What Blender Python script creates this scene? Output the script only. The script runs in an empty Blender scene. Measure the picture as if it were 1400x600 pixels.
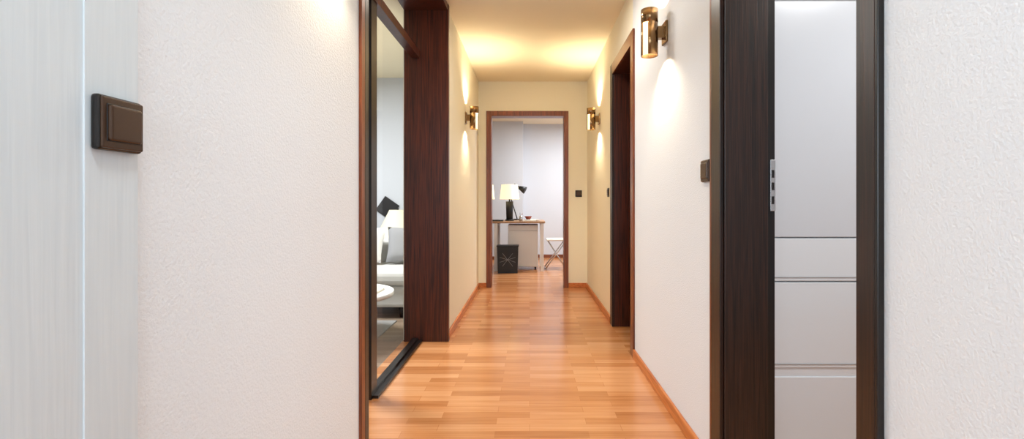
import bpy, bmesh, math
from mathutils import Vector, Matrix
S=bpy.context.scene
S.view_settings.view_transform='Standard'
S.view_settings.look='None'
COL=S.collection

# ---------------- materials ----------------
def mk(name):
    m=bpy.data.materials.new(name); m.use_nodes=True
    nt=m.node_tree; b=nt.nodes['Principled BSDF']; return m,nt,b
def lin(c):
    return tuple(((v/255)/12.92 if v/255<=.04045 else ((v/255+.055)/1.055)**2.4) for v in c)+(1,)
def plain(name,c,rough=.5,metal=0,bump=0,bscale=200,emit=0,var=.06):
    m,nt,b=mk(name); b.inputs['Roughness'].default_value=rough; b.inputs['Metallic'].default_value=metal
    N=nt.nodes;L=nt.links
    g=N.new('ShaderNodeNewGeometry'); n=N.new('ShaderNodeTexNoise'); n.inputs['Scale'].default_value=bscale; n.inputs['Detail'].default_value=3
    L.new(g.outputs['Position'],n.inputs['Vector'])
    r=N.new('ShaderNodeValToRGB'); c=lin(c)
    r.color_ramp.elements[0].color=tuple(v*(1-var) for v in c[:3])+(1,)
    r.color_ramp.elements[1].color=tuple(min(1,v*(1+var)) for v in c[:3])+(1,)
    L.new(n.outputs['Fac'],r.inputs['Fac']); L.new(r.outputs['Color'],b.inputs['Base Color'])
    if bump:
        bp=N.new('ShaderNodeBump'); bp.inputs['Strength'].default_value=bump; bp.inputs['Distance'].default_value=.004
        L.new(n.outputs['Fac'],bp.inputs['Height']); L.new(bp.outputs['Normal'],b.inputs['Normal'])
    if emit:
        b.inputs['Emission Color'].default_value=c; b.inputs['Emission Strength'].default_value=emit
    return m
def wood(name,c1,c2,scale=(90,90,3),rough=.35,bump=.15,coat=0):
    m,nt,b=mk(name);N=nt.nodes;L=nt.links
    g=N.new('ShaderNodeNewGeometry'); mp=N.new('ShaderNodeMapping'); mp.inputs['Scale'].default_value=scale
    n=N.new('ShaderNodeTexNoise'); n.inputs['Scale'].default_value=1; n.inputs['Detail'].default_value=5; n.inputs['Distortion'].default_value=.6
    L.new(g.outputs['Position'],mp.inputs['Vector']);L.new(mp.outputs['Vector'],n.inputs['Vector'])
    r=N.new('ShaderNodeValToRGB'); r.color_ramp.elements[0].position=.35; r.color_ramp.elements[1].position=.65
    r.color_ramp.elements[0].color=lin(c1); r.color_ramp.elements[1].color=lin(c2)
    L.new(n.outputs['Fac'],r.inputs['Fac']);L.new(r.outputs['Color'],b.inputs['Base Color'])
    bp=N.new('ShaderNodeBump'); bp.inputs['Strength'].default_value=bump; bp.inputs['Distance'].default_value=.002
    L.new(n.outputs['Fac'],bp.inputs['Height']); L.new(bp.outputs['Normal'],b.inputs['Normal'])
    b.inputs['Roughness'].default_value=rough; b.inputs['Coat Weight'].default_value=coat
    return m
def parquet(name,c1,c2,c3,rough=.3):
    m,nt,b=mk(name);N=nt.nodes;L=nt.links
    g=N.new('ShaderNodeNewGeometry')
    br=N.new('ShaderNodeTexBrick'); br.offset=.37; br.offset_frequency=2; br.squash=1
    br.inputs['Scale'].default_value=1; br.inputs['Brick Width'].default_value=.42; br.inputs['Row Height'].default_value=.065
    br.inputs['Mortar Size'].default_value=.0012; br.inputs['Mortar Smooth'].default_value=.3; br.inputs['Bias'].default_value=0
    br.inputs['Color1'].default_value=(0,0,0,1); br.inputs['Color2'].default_value=(1,1,1,1); br.inputs['Mortar'].default_value=(.05,.05,.05,1)
    L.new(g.outputs['Position'],br.inputs['Vector'])
    mp=N.new('ShaderNodeMapping'); mp.inputs['Scale'].default_value=(3,60,1)
    n=N.new('ShaderNodeTexNoise'); n.inputs['Scale'].default_value=1; n.inputs['Detail'].default_value=5
    L.new(g.outputs['Position'],mp.inputs['Vector']);L.new(mp.outputs['Vector'],n.inputs['Vector'])
    mx=N.new('ShaderNodeMix'); mx.data_type='FLOAT'; mx.inputs[0].default_value=.55
    L.new(br.outputs['Color'],mx.inputs[2]);L.new(n.outputs['Fac'],mx.inputs[3])
    r=N.new('ShaderNodeValToRGB'); e=r.color_ramp.elements
    e[0].position=.1;e[0].color=lin(c1);e[1].position=.9;e[1].color=lin(c3)
    x=e.new(.5);x.color=lin(c2)
    L.new(mx.outputs[0],r.inputs['Fac']);L.new(r.outputs['Color'],b.inputs['Base Color'])
    b.inputs['Roughness'].default_value=rough
    bp=N.new('ShaderNodeBump'); bp.inputs['Strength'].default_value=.08; bp.inputs['Distance'].default_value=.002
    L.new(n.outputs['Fac'],bp.inputs['Height']); L.new(bp.outputs['Normal'],b.inputs['Normal'])
    return m
def glass(name,tint,refl=.05):
    m=bpy.data.materials.new(name); m.use_nodes=True; nt=m.node_tree;N=nt.nodes;L=nt.links
    N.remove(N['Principled BSDF']); o=N['Material Output']
    t=N.new('ShaderNodeBsdfTransparent'); t.inputs[0].default_value=tint
    g=N.new('ShaderNodeBsdfGlossy'); g.inputs['Roughness'].default_value=.02
    x=N.new('ShaderNodeMixShader'); x.inputs[0].default_value=refl
    L.new(t.outputs[0],x.inputs[1]);L.new(g.outputs[0],x.inputs[2]);L.new(x.outputs[0],o.inputs['Surface'])
    return m

M_wall=plain('plaster_white',(228,231,235),.85,bump=.4,bscale=170,var=.01)
M_walllit=plain('plaster_warm_lit',(244,238,218),.85,bump=.25,bscale=170,var=.01)  # warm lamplight on the far corridor walls is tinted into the plaster
M_wallg=plain('plaster_cool',(208,212,219),.85,bump=.1,bscale=120,var=.01)
M_ceil=plain('ceiling_paint',(243,232,205),.9,bump=.15,bscale=90,var=.01)
M_wenge=wood('wenge_dark',(18,10,7),(50,28,19),(160,160,4),.35,.2)
M_wengered=wood('wenge_red',(42,14,5),(92,38,15),(140,140,3.5),.35,.2)
M_case=wood('casing_brown',(92,42,17),(140,72,34),(120,120,3),.3,.1)
M_black=wood('frame_black',(12,9,8),(27,19,16),(120,120,3),.3,.1)
M_base=wood('baseboard_oak',(178,98,45),(214,134,72),(30,4,90),.35,.1)
M_floor=parquet('parquet',(166,102,56),(202,138,88),(226,170,122),.2)
M_floorveil=parquet('parquet_glass_veil',(110,92,78),(138,118,100),(165,146,126),.4)  # grey veil of the glass in front is put into the floor colour
M_paint=wood('painted_wood',(207,215,220),(214,221,225),(110,110,4),.5,.22)
M_switch=plain('switch_bronze',(70,49,34),.22,.45,var=.08,bscale=20)
M_switchd=plain('switch_dark',(22,16,13),.22,.2)
M_brass=plain('sconce_bronze',(138,108,74),.2,.95,var=.1,bscale=30)
M_glow=plain('lamp_glow',(255,220,165),.5,emit=5)
M_opal=plain('opal_glass',(255,232,190),.3,emit=1.3)
M_gloss=plain('white_gloss',(216,220,224),.06,var=.01)
M_frost=plain('grey_gloss',(200,203,208),.22,var=.03,bscale=400)
M_steel=plain('steel',(190,190,190),.25,.9)
M_glass=glass('clear_glass',(.96,.975,.985,1))
M_white=plain('matt_white',(226,224,221),.5)
M_desk=wood('desk_top',(150,112,80),(190,150,112),(4,60,60),.4,.1)
M_blk=plain('black_matt',(18,18,20),.5)
M_shade=plain('lampshade',(255,238,200),.8,emit=.9)
M_shadew=plain('lampshade_white',(240,230,205),.8)
M_fab=plain('fabric_grey',(206,204,200),.95,bump=.4,bscale=300)
M_fabd=plain('fabric_dark_grey',(150,150,152),.95,bump=.4,bscale=300)
M_rug=plain('rug_pile',(150,148,146),1,bump=.8,bscale=250,var=.2)
M_paper=plain('paper',(225,220,210),.7)
M_red=plain('clay_red',(140,62,40),.6)
M_curt=plain('curtain_cloth',(214,216,220),.9,bump=.2,bscale=300)

# ---------------- mesh builder ----------------
class B:
    def __init__(s,name): s.n=name; s.bm=bmesh.new(); s.m=[]
    def mi(s,m):
        if m not in s.m: s.m.append(m)
        return s.m.index(m)
    def _fin(s,verts,m,rot=None,piv=None,smooth=False):
        fs=set(f for v in verts for f in v.link_faces)
        for f in fs: f.material_index=s.mi(m); f.smooth=smooth
        if rot: bmesh.ops.rotate(s.bm,verts=verts,cent=piv,matrix=rot)
    def box(s,x0,x1,y0,y1,z0,z1,m,rot=None,bev=0,taper=0):
        r=bmesh.ops.create_cube(s.bm,size=1); vs=r['verts']
        c=Vector(((x0+x1)/2,(y0+y1)/2,(z0+z1)/2))
        for v in vs:
            k=1-taper if v.co.z<0 else 1
            v.co=Vector((v.co.x*(x1-x0)*k,v.co.y*(y1-y0)*k,v.co.z*(z1-z0)))+c
        if bev:
            es=list(set(e for v in vs for e in v.link_edges))
            r=bmesh.ops.bevel(s.bm,geom=es,offset=bev,segments=3,affect='EDGES',profile=.5)
            vs=list(set(r['verts'])|set(v for v in vs if v.is_valid))
            vs=list(set(v for f in set(f for v in vs for f in v.link_faces) for v in f.verts))
        s._fin(vs,m,rot,c,False); return vs
    def quad(s,pts,m):
        f=s.bm.faces.new([s.bm.verts.new(p) for p in pts]); f.material_index=s.mi(m)
    def cone(s,a,b,r0,r1,m,seg=32,caps=True):
        a=Vector(a);b=Vector(b);d=b-a
        r=bmesh.ops.create_cone(s.bm,cap_ends=caps,segments=seg,radius1=r0,radius2=r1,depth=d.length)
        q=d.to_track_quat('Z','Y').to_matrix().to_4x4()
        bmesh.ops.transform(s.bm,verts=r['verts'],matrix=Matrix.Translation((a+b)/2)@q)
        s._fin(r['verts'],m,smooth=False)
        for f in set(f for v in r['verts'] for f in v.link_faces):
            if len(f.verts)==4: f.smooth=True
        return r['verts']
    def tube(s,c,z0,z1,ro,ri,m,a0=0,a1=360,seg=40):
        cx,cy=c; full=abs(a1-a0)>=360
        n=seg; rings=[]
        for i in range(n if full else n+1):
            a=math.radians(a0+(a1-a0)*i/n)
            rings.append([s.bm.verts.new((cx+r*math.cos(a),cy+r*math.sin(a),z)) for r,z in((ro,z0),(ro,z1),(ri,z1),(ri,z0))])
        k=s.mi(m)
        cnt=len(rings)
        for i in range(cnt if full else cnt-1):
            A=rings[i];Bq=rings[(i+1)%cnt]
            for j in range(4):
                f=s.bm.faces.new((A[j],Bq[j],Bq[(j+1)%4],A[(j+1)%4])); f.material_index=k; f.smooth=j in(0,2)
        if not full:
            for A in(rings[0],rings[-1]): s.bm.faces.new(A).material_index=k
    def path(s,pts,r,m):
        for i in range(len(pts)-1): s.cone(pts[i],pts[i+1],r,r,m,12)
        for p in pts[1:-1]:
            q=bmesh.ops.create_uvsphere(s.bm,u_segments=12,v_segments=8,radius=r*1.02)
            bmesh.ops.translate(s.bm,verts=q['verts'],vec=Vector(p)); s._fin(q['verts'],m,smooth=True)
    def pillow(s,c,w,h,t,m,rot):
        for sgn in(1,-1):
            vs=bmesh.ops.create_grid(s.bm,x_segments=12,y_segments=12,size=.5)['verts']
            for v in vs:
                u,w2=v.co.x*2,v.co.y*2
                b=max(0,(1-u**4)*(1-w2**4))**.5
                pin=1-.08*(1-u*u)*(w2*w2)-.08*(1-w2*w2)*(u*u)
                v.co=Vector((v.co.x*w*pin,v.co.y*h*pin,sgn*b*t/2))
            bmesh.ops.transform(s.bm,verts=vs,matrix=Matrix.Translation(Vector(c))@rot)
            s._fin(vs,m,smooth=True)
    def done(s,bevel=0,parent=None):
        bmesh.ops.recalc_face_normals(s.bm,faces=s.bm.faces)
        me=bpy.data.meshes.new(s.n); s.bm.to_mesh(me); s.bm.free()
        for m in s.m: me.materials.append(m)
        o=bpy.data.objects.new(s.n,me); COL.objects.link(o)
        if bevel:
            d=o.modifiers.new('bevel','BEVEL'); d.width=bevel; d.segments=2; d.limit_method='ANGLE'
        if parent: o.parent=parent
        return o
def light(name,kind,loc,power,color,size=.1,rot=(0,0,0),sy=None,parent=None,spot=None):
    d=bpy.data.lights.new(name,kind); d.energy=power; d.color=color
    if kind=='AREA':
        d.size=size
        if sy: d.shape='RECTANGLE'; d.size_y=sy
    else: d.shadow_soft_size=size
    o=bpy.data.objects.new(name,d); o.location=loc; o.rotation_euler=rot; COL.objects.link(o)
    if parent: o.parent=parent
    return o

H=2.5; LX=-.62; RX=.70; FY=5.77; BY=-2.2; T=.176
# ---------------- shell ----------------
b=B('floor'); b.box(-.945,3.2,BY,9.1,-.1,0,M_floor); b.box(-3,-.945,5.92,9.1,-.1,0,M_floor); b.done()
b=B('floor_living'); b.box(-4.8,-.945,.8,5.75,-.1,0,M_floorveil); b.done()
b=B('ceiling'); b.box(-4.8,3.2,BY-.1,9.1,H,H+.1,M_ceil); b.done()
b=B('wall_left')
b.box(-.945,LX,BY,1.76,0,H,M_wall)
b.box(-.945,LX,3.56,FY,0,H,M_walllit)
b.done()
b=B('wall_right')
b.box(RX,RX+T,BY,.99,0,H,M_wall)
b.box(RX,RX+T,.99,1.74,2.1,H,M_wall)
b.box(RX,RX+T,1.74,3.22,0,H,M_wall)
b.box(RX,RX+T,3.22,4.0,2.12,H,M_walllit)
b.box(RX,RX+T,4.0,FY,0,H,M_walllit)
b.done()
b=B('wall_far')
b.box(-.945,-.50,FY,FY+.15,0,H,M_walllit); b.box(.45,RX+T,FY,FY+.15,0,H,M_walllit); b.box(-.50,.45,FY,FY+.15,2.1,H,M_walllit)
b.box(-3,-.945,FY,FY+.15,0,H,M_wallg); b.box(RX+T,3.2,FY,FY+.15,0,H,M_wallg)
b.done()
b=B('wall_back')
b.box(-.945,-.5,BY-.1,BY,0,H,M_wall); b.box(.55,RX+T,BY-.1,BY,0,H,M_wall); b.box(-.5,.55,BY-.1,BY,0,.6,M_wall); b.box(-.5,.55,BY-.1,BY,2.3,H,M_wall); b.done()
b=B('added_rear_window_1')  # added, unseen behind the camera; frames the rear fill light
for x in(-.5,-.005,.52): b.box(x,x+.03,BY-.07,BY-.03,.6,2.3,M_white)
b.box(-.5,.55,BY-.07,BY-.03,.6,.64,M_white); b.box(-.5,.55,BY-.07,BY-.03,2.26,2.3,M_white); b.done()
b=B('wall_study')
b.box(-3,3.2,8.9,9.05,0,H,M_wallg)
b.box(-1.6,-.12,8.6,8.9,0,H,M_wallg)
b.box(-3.1,-3,5.92,9.05,0,H,M_wallg); b.box(2.2,2.3,5.92,8.9,0,H,M_wallg); b.done()
b=B('baseboard_study'); b.box(-.12,2.2,8.885,8.9,0,.06,M_case); b.box(-1.6,-.12,8.585,8.6,0,.06,M_case); b.done()
b=B('wall_living')
b.box(-4.8,-.945,5.6,5.72,0,H,M_wallg); b.box(-4.9,-4.8,.8,5.72,0,H,M_wallg); b.box(-4.8,-.945,.7,.8,0,H,M_wallg); b.done()
b=B('wall_bath')
b.box(RX+T,3.2,2.72,2.8,0,H,M_wallg); b.box(3.1,3.2,-.5,2.72,0,H,M_wallg); b.box(RX+T,3.2,-.6,-.5,0,H,M_wallg); b.done()

# ---------------- trims ----------------
def baseb(name,segs):
    b=B(name)
    for s in segs: b.box(*s,0,.058,M_base)
    b.done(.004)
baseb('baseboard_left',[(LX,LX+.016,3.58,FY-.016),])
baseb('baseboard_right',[(RX-.016,RX,1.82,3.155),(RX-.016,RX,4.06,FY-.016)])
baseb('baseboard_far',[(LX,-.525,FY-.016,FY),(.472,RX,FY-.016,FY)])

b=B('trim_1')
b.box(-.93,LX+.02,3.52,3.56,0,H,M_wengered)
b.box(-.93,LX+.015,1.76,3.52,2.455,H,M_wengered)
b.box(-.93,LX+.012,1.76,1.80,0,2.455,M_black)
b.box(LX,LX+.012,1.725,1.76,0,H,M_case)
b.done(.002)
b=B('glazed_partition')
gx0,gx1=-.865,-.825
b.box(gx0,gx1,2.48,2.57,0,2.455,M_black)
b.box(gx0-.01,gx1+.01,1.80,3.52,2.10,2.155,M_wengered)
b.box(gx0,gx1,2.57,3.52,0,.03,M_black)
b.box(gx0-.005,gx1+.03,2.50,3.52,0,.016,M_black)
for z0,z1 in((.03,2.10),(2.155,2.455)):
    b.quad([(-.845,2.57,z0),(-.845,3.52,z0),(-.845,3.52,z1),(-.845,2.57,z1)],M_glass)
b.done()

b=B('trim_2')
b.box(RX-.014,RX,.945,1.0,0,2.18,M_wenge); b.box(RX-.014,RX,1.715,1.797,0,2.18,M_wenge)
b.box(RX-.0145,RX,1.797,1.812,0,2.18,M_case)
b.box(RX-.0145,RX,.937,.945,0,2.18,M_black)
b.box(RX-.014,RX,1.0,1.715,2.08,2.18,M_wenge)
b.box(RX,RX+T+.012,.99,1.01,0,2.1,M_wenge); b.box(RX,RX+T-.02,1.705,1.74,0,2.1,M_wenge)
b.box(RX+T-.02,RX+T+.012,1.72,1.74,0,2.1,M_black)
b.box(RX,RX+T+.012,1.01,1.705,2.08,2.1,M_wenge)
b.done(.002)
b=B('strike_plate')
b.box(.868,.886,1.712,1.7195,1.0,1.185,M_steel)
for z in(1.025,1.075,1.12): b.box(.872,.881,1.710,1.713,z,z+.028,M_black)
b.done(.0008)
b=B('trim_3')
b.box(RX-.014,RX,3.16,3.24,0,2.19,M_case); b.box(RX-.014,RX,3.95,4.05,0,2.19,M_wenge); b.box(RX-.014,RX,3.24,3.95,2.1,2.19,M_case)
b.box(RX,RX+T,3.22,3.24,0,2.12,M_wenge); b.box(RX,RX+T,3.95,4.0,0,2.12,M_wengered); b.box(RX,RX+T,3.24,3.95,2.1,2.12,M_wengered)
b.done(.002)
b=B('door_1'); b.box(.83,.87,3.243,3.947,.005,2.097,M_wenge)
b.cone((.83,3.32,1.04),(.78,3.32,1.04),.01,.01,M_steel,12); b.cone((.785,3.32,1.04),(.785,3.44,1.04),.009,.009,M_steel,12)
b.done(.002)
b=B('trim_4')
b.box(-.524,-.462,FY-.016,FY,0,2.14,M_case); b.box(.417,.471,FY-.016,FY,0,2.14,M_case); b.box(-.462,.417,FY-.016,FY,2.08,2.14,M_case)
b.box(-.50,-.462,FY,FY+.15,0,2.1,M_case); b.box(.417,.45,FY,FY+.15,0,2.1,M_case); b.box(-.462,.417,FY,FY+.15,2.08,2.1,M_case)
b.box(-.524,-.462,FY+.15,FY+.164,0,2.14,M_case); b.box(.417,.471,FY+.15,FY+.164,0,2.14,M_case)
b.done(.003)
b=B('trim_5')
b.box(LX,LX+.012,.650,.738,0,H,M_paint); b.box(LX,LX+.0095,-.4,.650,0,H,M_paint)
b.box(LX,LX+.004,.738,.744,0,H,M_fabd)
b.done()

# ---------------- switches ----------------
def switch(face,u,z,w,h,t,sx,base):
    b=B('light_switch')
    def bx(d0,d1,u0,u1,z0,z1,m,bev):
        xs=sorted((face+sx*d0,face+sx*d1)); b.box(xs[0],xs[1],u0,u1,z0,z1,m,bev=bev)
    bx(0,t*.6,u-w/2,u+w/2,z-h/2,z+h/2,M_switchd,.005)
    bx(t*.5,t*.75,u-w/2+.003,u+w/2-.003,z-h/2+.003,z+h/2-.003,M_switch,.0025)
    bx(t*.6,t*.80,u-w/2+.009,u+w/2-.009,z-h/2+.012,z+h/2-.012,M_switchd,.001)
    bx(t*.6,t*1.0,u-w/2+.0105,u+w/2-.0105,z-h/2+.0135,z+h/2-.0135,M_switch,.0035)
    return b.done()
switch(LX+.012,.694,1.143,.076,.078,.022,1,0)
switch(RX,1.87,1.155,.085,.088,.018,-1,0)
switch(RX,4.2,1.12,.07,.08,.014,-1,0)
b=B('light_switch'); b.box(.555,.635,FY-.012,FY,1.10,1.18,M_switchd,bev=.004); b.box(.567,.623,FY-.017,FY-.008,1.112,1.168,M_switch,bev=.003); b.done()

# ---------------- sconces ----------------
WARM=(1,.85,.60)
def sconce(wx,sx,y,z,p,hh=.118):
    e=bpy.data.objects.new('wall_sconce',None); COL.objects.link(e)
    cx=wx+sx*.085
    b=B('body')
    c0=225 if sx<0 else 315
    b.tube((cx,y),z+hh*.4,z+hh,.043,.040,M_brass)
    b.tube((cx,y),z-hh,z+hh*.4,.043,.040,M_brass,a0=c0+22,a1=c0+338)
    b.box(min(wx,wx+sx*.012),max(wx,wx+sx*.012),y-.04,y+.04,z-.055,z+.055,M_brass,bev=.004)
    b.box(min(wx+sx*.01,wx+sx*.046),max(wx+sx*.01,wx+sx*.046),y-.018,y+.018,z-.03,z+.03,M_brass)
    b.tube((cx,y),z-.012,z+.012,.038,.004,M_brass)
    b.done(parent=e)
    b=B('opal_insert'); b.tube((cx,y),z-hh,z+hh*.4,.0395,.038,M_opal,a0=c0-26,a1=c0+26,seg=10); b.done(parent=e)
    b=B('bulbs')
    for s in(-1,1):
        b.cone((cx,y,z+s*.012),(cx,y,z+s*.05),.022,.028,M_glow,20)
    b.done(parent=e)
    light('uplight','POINT',(cx,y,z+hh-.035),p,WARM,.016,parent=e)
    light('downlight','POINT',(cx,y,z-hh+.035),p*.75,WARM,.016,parent=e)
sconce(RX,-1,2.44,1.90,20)
sconce(RX,-1,4.75,1.865,23,.108)
sconce(LX,1,4.6,1.85,23,.108)
sconce(LX,1,1.45,1.93,9)

# ---------------- tall cupboard in side room ----------------
b=B('drawer_cupboard')
b.box(.93,1.75,2.07,2.6,0,1.90,M_gloss)
b.box(.93,1.75,2.05,2.07,.882,1.90,M_frost,bev=.002)
for z0,z1 in((.692,.876),(.318,.686),(.004,.279)):
    b.box(.93,1.75,2.05,2.07,z0,z1,M_gloss,bev=.003)
b.box(.93,1.75,2.055,2.07,.279,.318,M_gloss)
for z in (.692,.318):
    b.box(.96,1.72,2.047,2.051,z+.016,z+.018,M_fabd)
b.done()

# ---------------- study furniture ----------------
b=B('desk')
b.box(-1.0,.235,7.12,7.78,.72,.75,M_desk)
for x in(-.96,-.53,.165):
    for y in(7.13,7.72): b.box(x,x+.048,y,y+.048,0,.72,M_white)
    b.box(x+.01,x+.038,7.178,7.72,.66,.70,M_white)
b.done(.003)
b=B('drawer_pedestal')
b.box(-.33,.13,7.27,7.71,.05,.69,M_white,bev=.004)
b.box(-.325,.125,7.255,7.272,.06,.60,M_white,bev=.003); b.box(-.325,.125,7.255,7.272,.606,.685,M_white,bev=.003)
for x in(-.29,.09):
    for y in(7.32,7.66): b.cone((x-.012,y,.025),(x+.012,y,.025),.025,.025,M_blk,16)
b.done()
b=B('waste_basket')
b.box(-.475,-.165,6.93,7.10,0,.40,M_blk,taper=.08)
b.box(-.482,-.158,6.925,7.105,.385,.405,M_blk,bev=.004)
R=lambda a:Matrix.Rotation(a,3,'Y')
for a in(.9,-.9,.3,-.3):
    b.box(-.44,-.20,6.927,6.932,.195,.199,M_fabd,rot=R(a))
b.done()
def tablelamp(x,y,z,r):
    b=B('table_lamp')
    b.cone((x,y,z),(x,y,z+.02),.07,.07,M_blk); b.cone((x,y,z+.02),(x,y,z+.30),.05,.058,M_blk)
    b.cone((x,y,z+.30),(x,y,z+.4),.012,.01,M_steel,12)
    b.cone((x,y,z+.335),(x,y,z+.56),r,r*.82,M_shade,40,False)
    b.done()
tablelamp(-.31,7.36,.75,.152); tablelamp(-.68,7.5,.75,.13)
b=B('task_lamp')
b.cone((-.2,7.66,.75),(-.2,7.66,.77),.08,.07,M_blk)
b.path([(-.2,7.66,.77),(-.30,7.66,1.1),(-.24,7.64,1.33),(-.15,7.62,1.27)],.008,M_blk)
b.cone((-.17,7.62,1.275),(-.07,7.60,1.225),.025,.06,M_blk,24); b.done()
b=B('laptop'); b.box(-.62,-.40,7.15,7.33,.75,.768,M_blk,bev=.004); b.box(-.6,-.42,7.17,7.30,.768,.772,M_fabd); b.done()
b=B('papers'); b.box(-.1,.1,7.2,7.45,.75,.762,M_paper); b.box(-.07,.14,7.24,7.5,.762,.77,M_paper,rot=Matrix.Rotation(.2,3,'Z')); b.done()
b=B('bowl'); b.cone((-.02,7.36,.772),(-.02,7.36,.815),.03,.055,M_red); b.tube((-.02,7.36),.812,.82,.058,.05,M_red); b.done()
b=B('pen_pot'); b.tube((-.13,7.17),.75,.83,.025,.021,M_steel,seg=20); b.cone((-.13,7.17,.751),(-.13,7.17,.756),.024,.024,M_steel,16)
b.cone((-.13,7.17,.756),(-.11,7.18,.87),.003,.003,M_red,8); b.cone((-.135,7.17,.756),(-.145,7.18,.88),.003,.003,M_blk,8); b.done()
b=B('folding_stool')
b.box(.26,.58,7.25,7.6,.445,.47,M_paper,bev=.008)
for y in(7.28,7.57):
    b.path([(.28,y,.445),(.56,y,.01)],.009,M_steel); b.path([(.56,y,.445),(.24,y,.01)],.009,M_steel)
b.cone((.24,7.28,.012),(.24,7.57,.012),.009,.009,M_steel,10); b.cone((.56,7.28,.012),(.56,7.57,.012),.009,.009,M_steel,10); b.done()

# ---------------- living room ----------------
b=B('sofa')
b.box(-3.1,-1.05,4.2,5.0,.10,.30,M_fab,bev=.03)
for i in range(2): b.box(-2.9+i*.93,-1.98+i*.93+.0,4.15,4.85,.30,.43,M_fab,bev=.045)
b.box(-3.1,-1.05,4.8,5.02,.25,.66,M_fab,bev=.06)
b.box(-3.1,-2.9,4.18,5.0,.2,.54,M_fab,bev=.06)
for x in(-3.0,-1.15):
    for y in(4.28,4.9): b.cone((x,y,0),(x,y,.11),.02,.025,M_blk,12)
b.pillow((-1.20,4.68,.62),.40,.36,.16,M_fabd,Matrix.Rotation(.1,4,'Z')@Matrix.Rotation(math.radians(72),4,'X'))
b.pillow((-1.62,4.66,.62),.42,.36,.16,M_white,Matrix.Rotation(-.2,4,'Z')@Matrix.Rotation(math.radians(70),4,'X'))
b.done()
b=B('coffee_table')
b.cone((-1.45,3.55,.33),(-1.45,3.55,.36),.42,.42,M_white,64); b.cone((-1.45,3.55,.012),(-1.45,3.55,.33),.16,.05,M_white,32)
b.box(-1.3,-1.12,3.45,3.67,.36,.375,M_paper); b.done()
b=B('rug'); b.box(-2.7,-1.15,3.0,4.12,0,.011,M_rug); b.done()
b=B('floor_lamp')
b.cone((-1.47,5.3,0),(-1.47,5.3,.02),.14,.14,M_blk); b.path([(-1.47,5.3,.02),(-1.47,5.3,.97)],.012,M_blk)
b.cone((-1.47,5.3,.58),(-1.47,5.3,.95),.27,.09,M_shadew,40,False)
b.done()
b=B('wall_picture'); b.box(-1.77,-1.57,5.575,5.60,.87,1.07,M_blk,rot=Matrix.Rotation(math.radians(35),3,'Y'),bev=.004); b.done()
b=B('curtain'); vs=[]
n=80
for i in range(n+1):
    x=-2.8+ .92*i/n; y=5.5+.03*math.sin(i*.9)
    vs.append((b.bm.verts.new((x,y,.02)),b.bm.verts.new((x,y,2.45))))
for i in range(n):
    f=b.bm.faces.new((vs[i][0],vs[i+1][0],vs[i+1][1],vs[i][1])); f.smooth=True; f.material_index=b.mi(M_curt)
b.done()

# ---------------- added fill lights ----------------
def fillfixture(x,y,r,p,c):  # added fixtures out of view that brighten the rooms and corridor
    e=bpy.data.objects.new('added_fill_lamp',None); COL.objects.link(e)
    b=B('rim'); b.tube((x,y),H-.05,H,r,r-.01,M_steel); b.done(parent=e)
    d=light('added_fill_light','AREA',(x,y,H-.055),p,c,r*2,parent=e); d.data.shape='DISK'
fillfixture(.04,.1,.2,13,(.87,.95,1))
fillfixture(-2.2,3.6,.4,105,(.95,.98,1))
fillfixture(.9,7.4,.3,74,(.95,.98,1))
fillfixture(1.8,1.1,.25,34,(.96,.99,1))
fillfixture(.04,3.0,.12,13,(1,.95,.86))
light('added_rear_light','AREA',(.02,BY+.02,1.45),35,(.78,.90,1),1.0,rot=(math.radians(90),0,0),sy=1.6)  # added cool area light behind the camera, brightens the near walls

w=bpy.data.worlds.new('world'); S.world=w; w.use_nodes=True
w.node_tree.nodes['Background'].inputs[0].default_value=(.8,.9,1,1); w.node_tree.nodes['Background'].inputs[1].default_value=1

cd=bpy.data.cameras.new('camera'); cam=bpy.data.objects.new('camera',cd); COL.objects.link(cam)
cam.location=(0,0,1.03); cam.rotation_euler=(math.radians(90),0,0)
cd.sensor_width=36; cd.lens=650/1400*36; cd.shift_x=-24/1400; cd.shift_y=-23/1400; cd.clip_start=.03
S.camera=cam
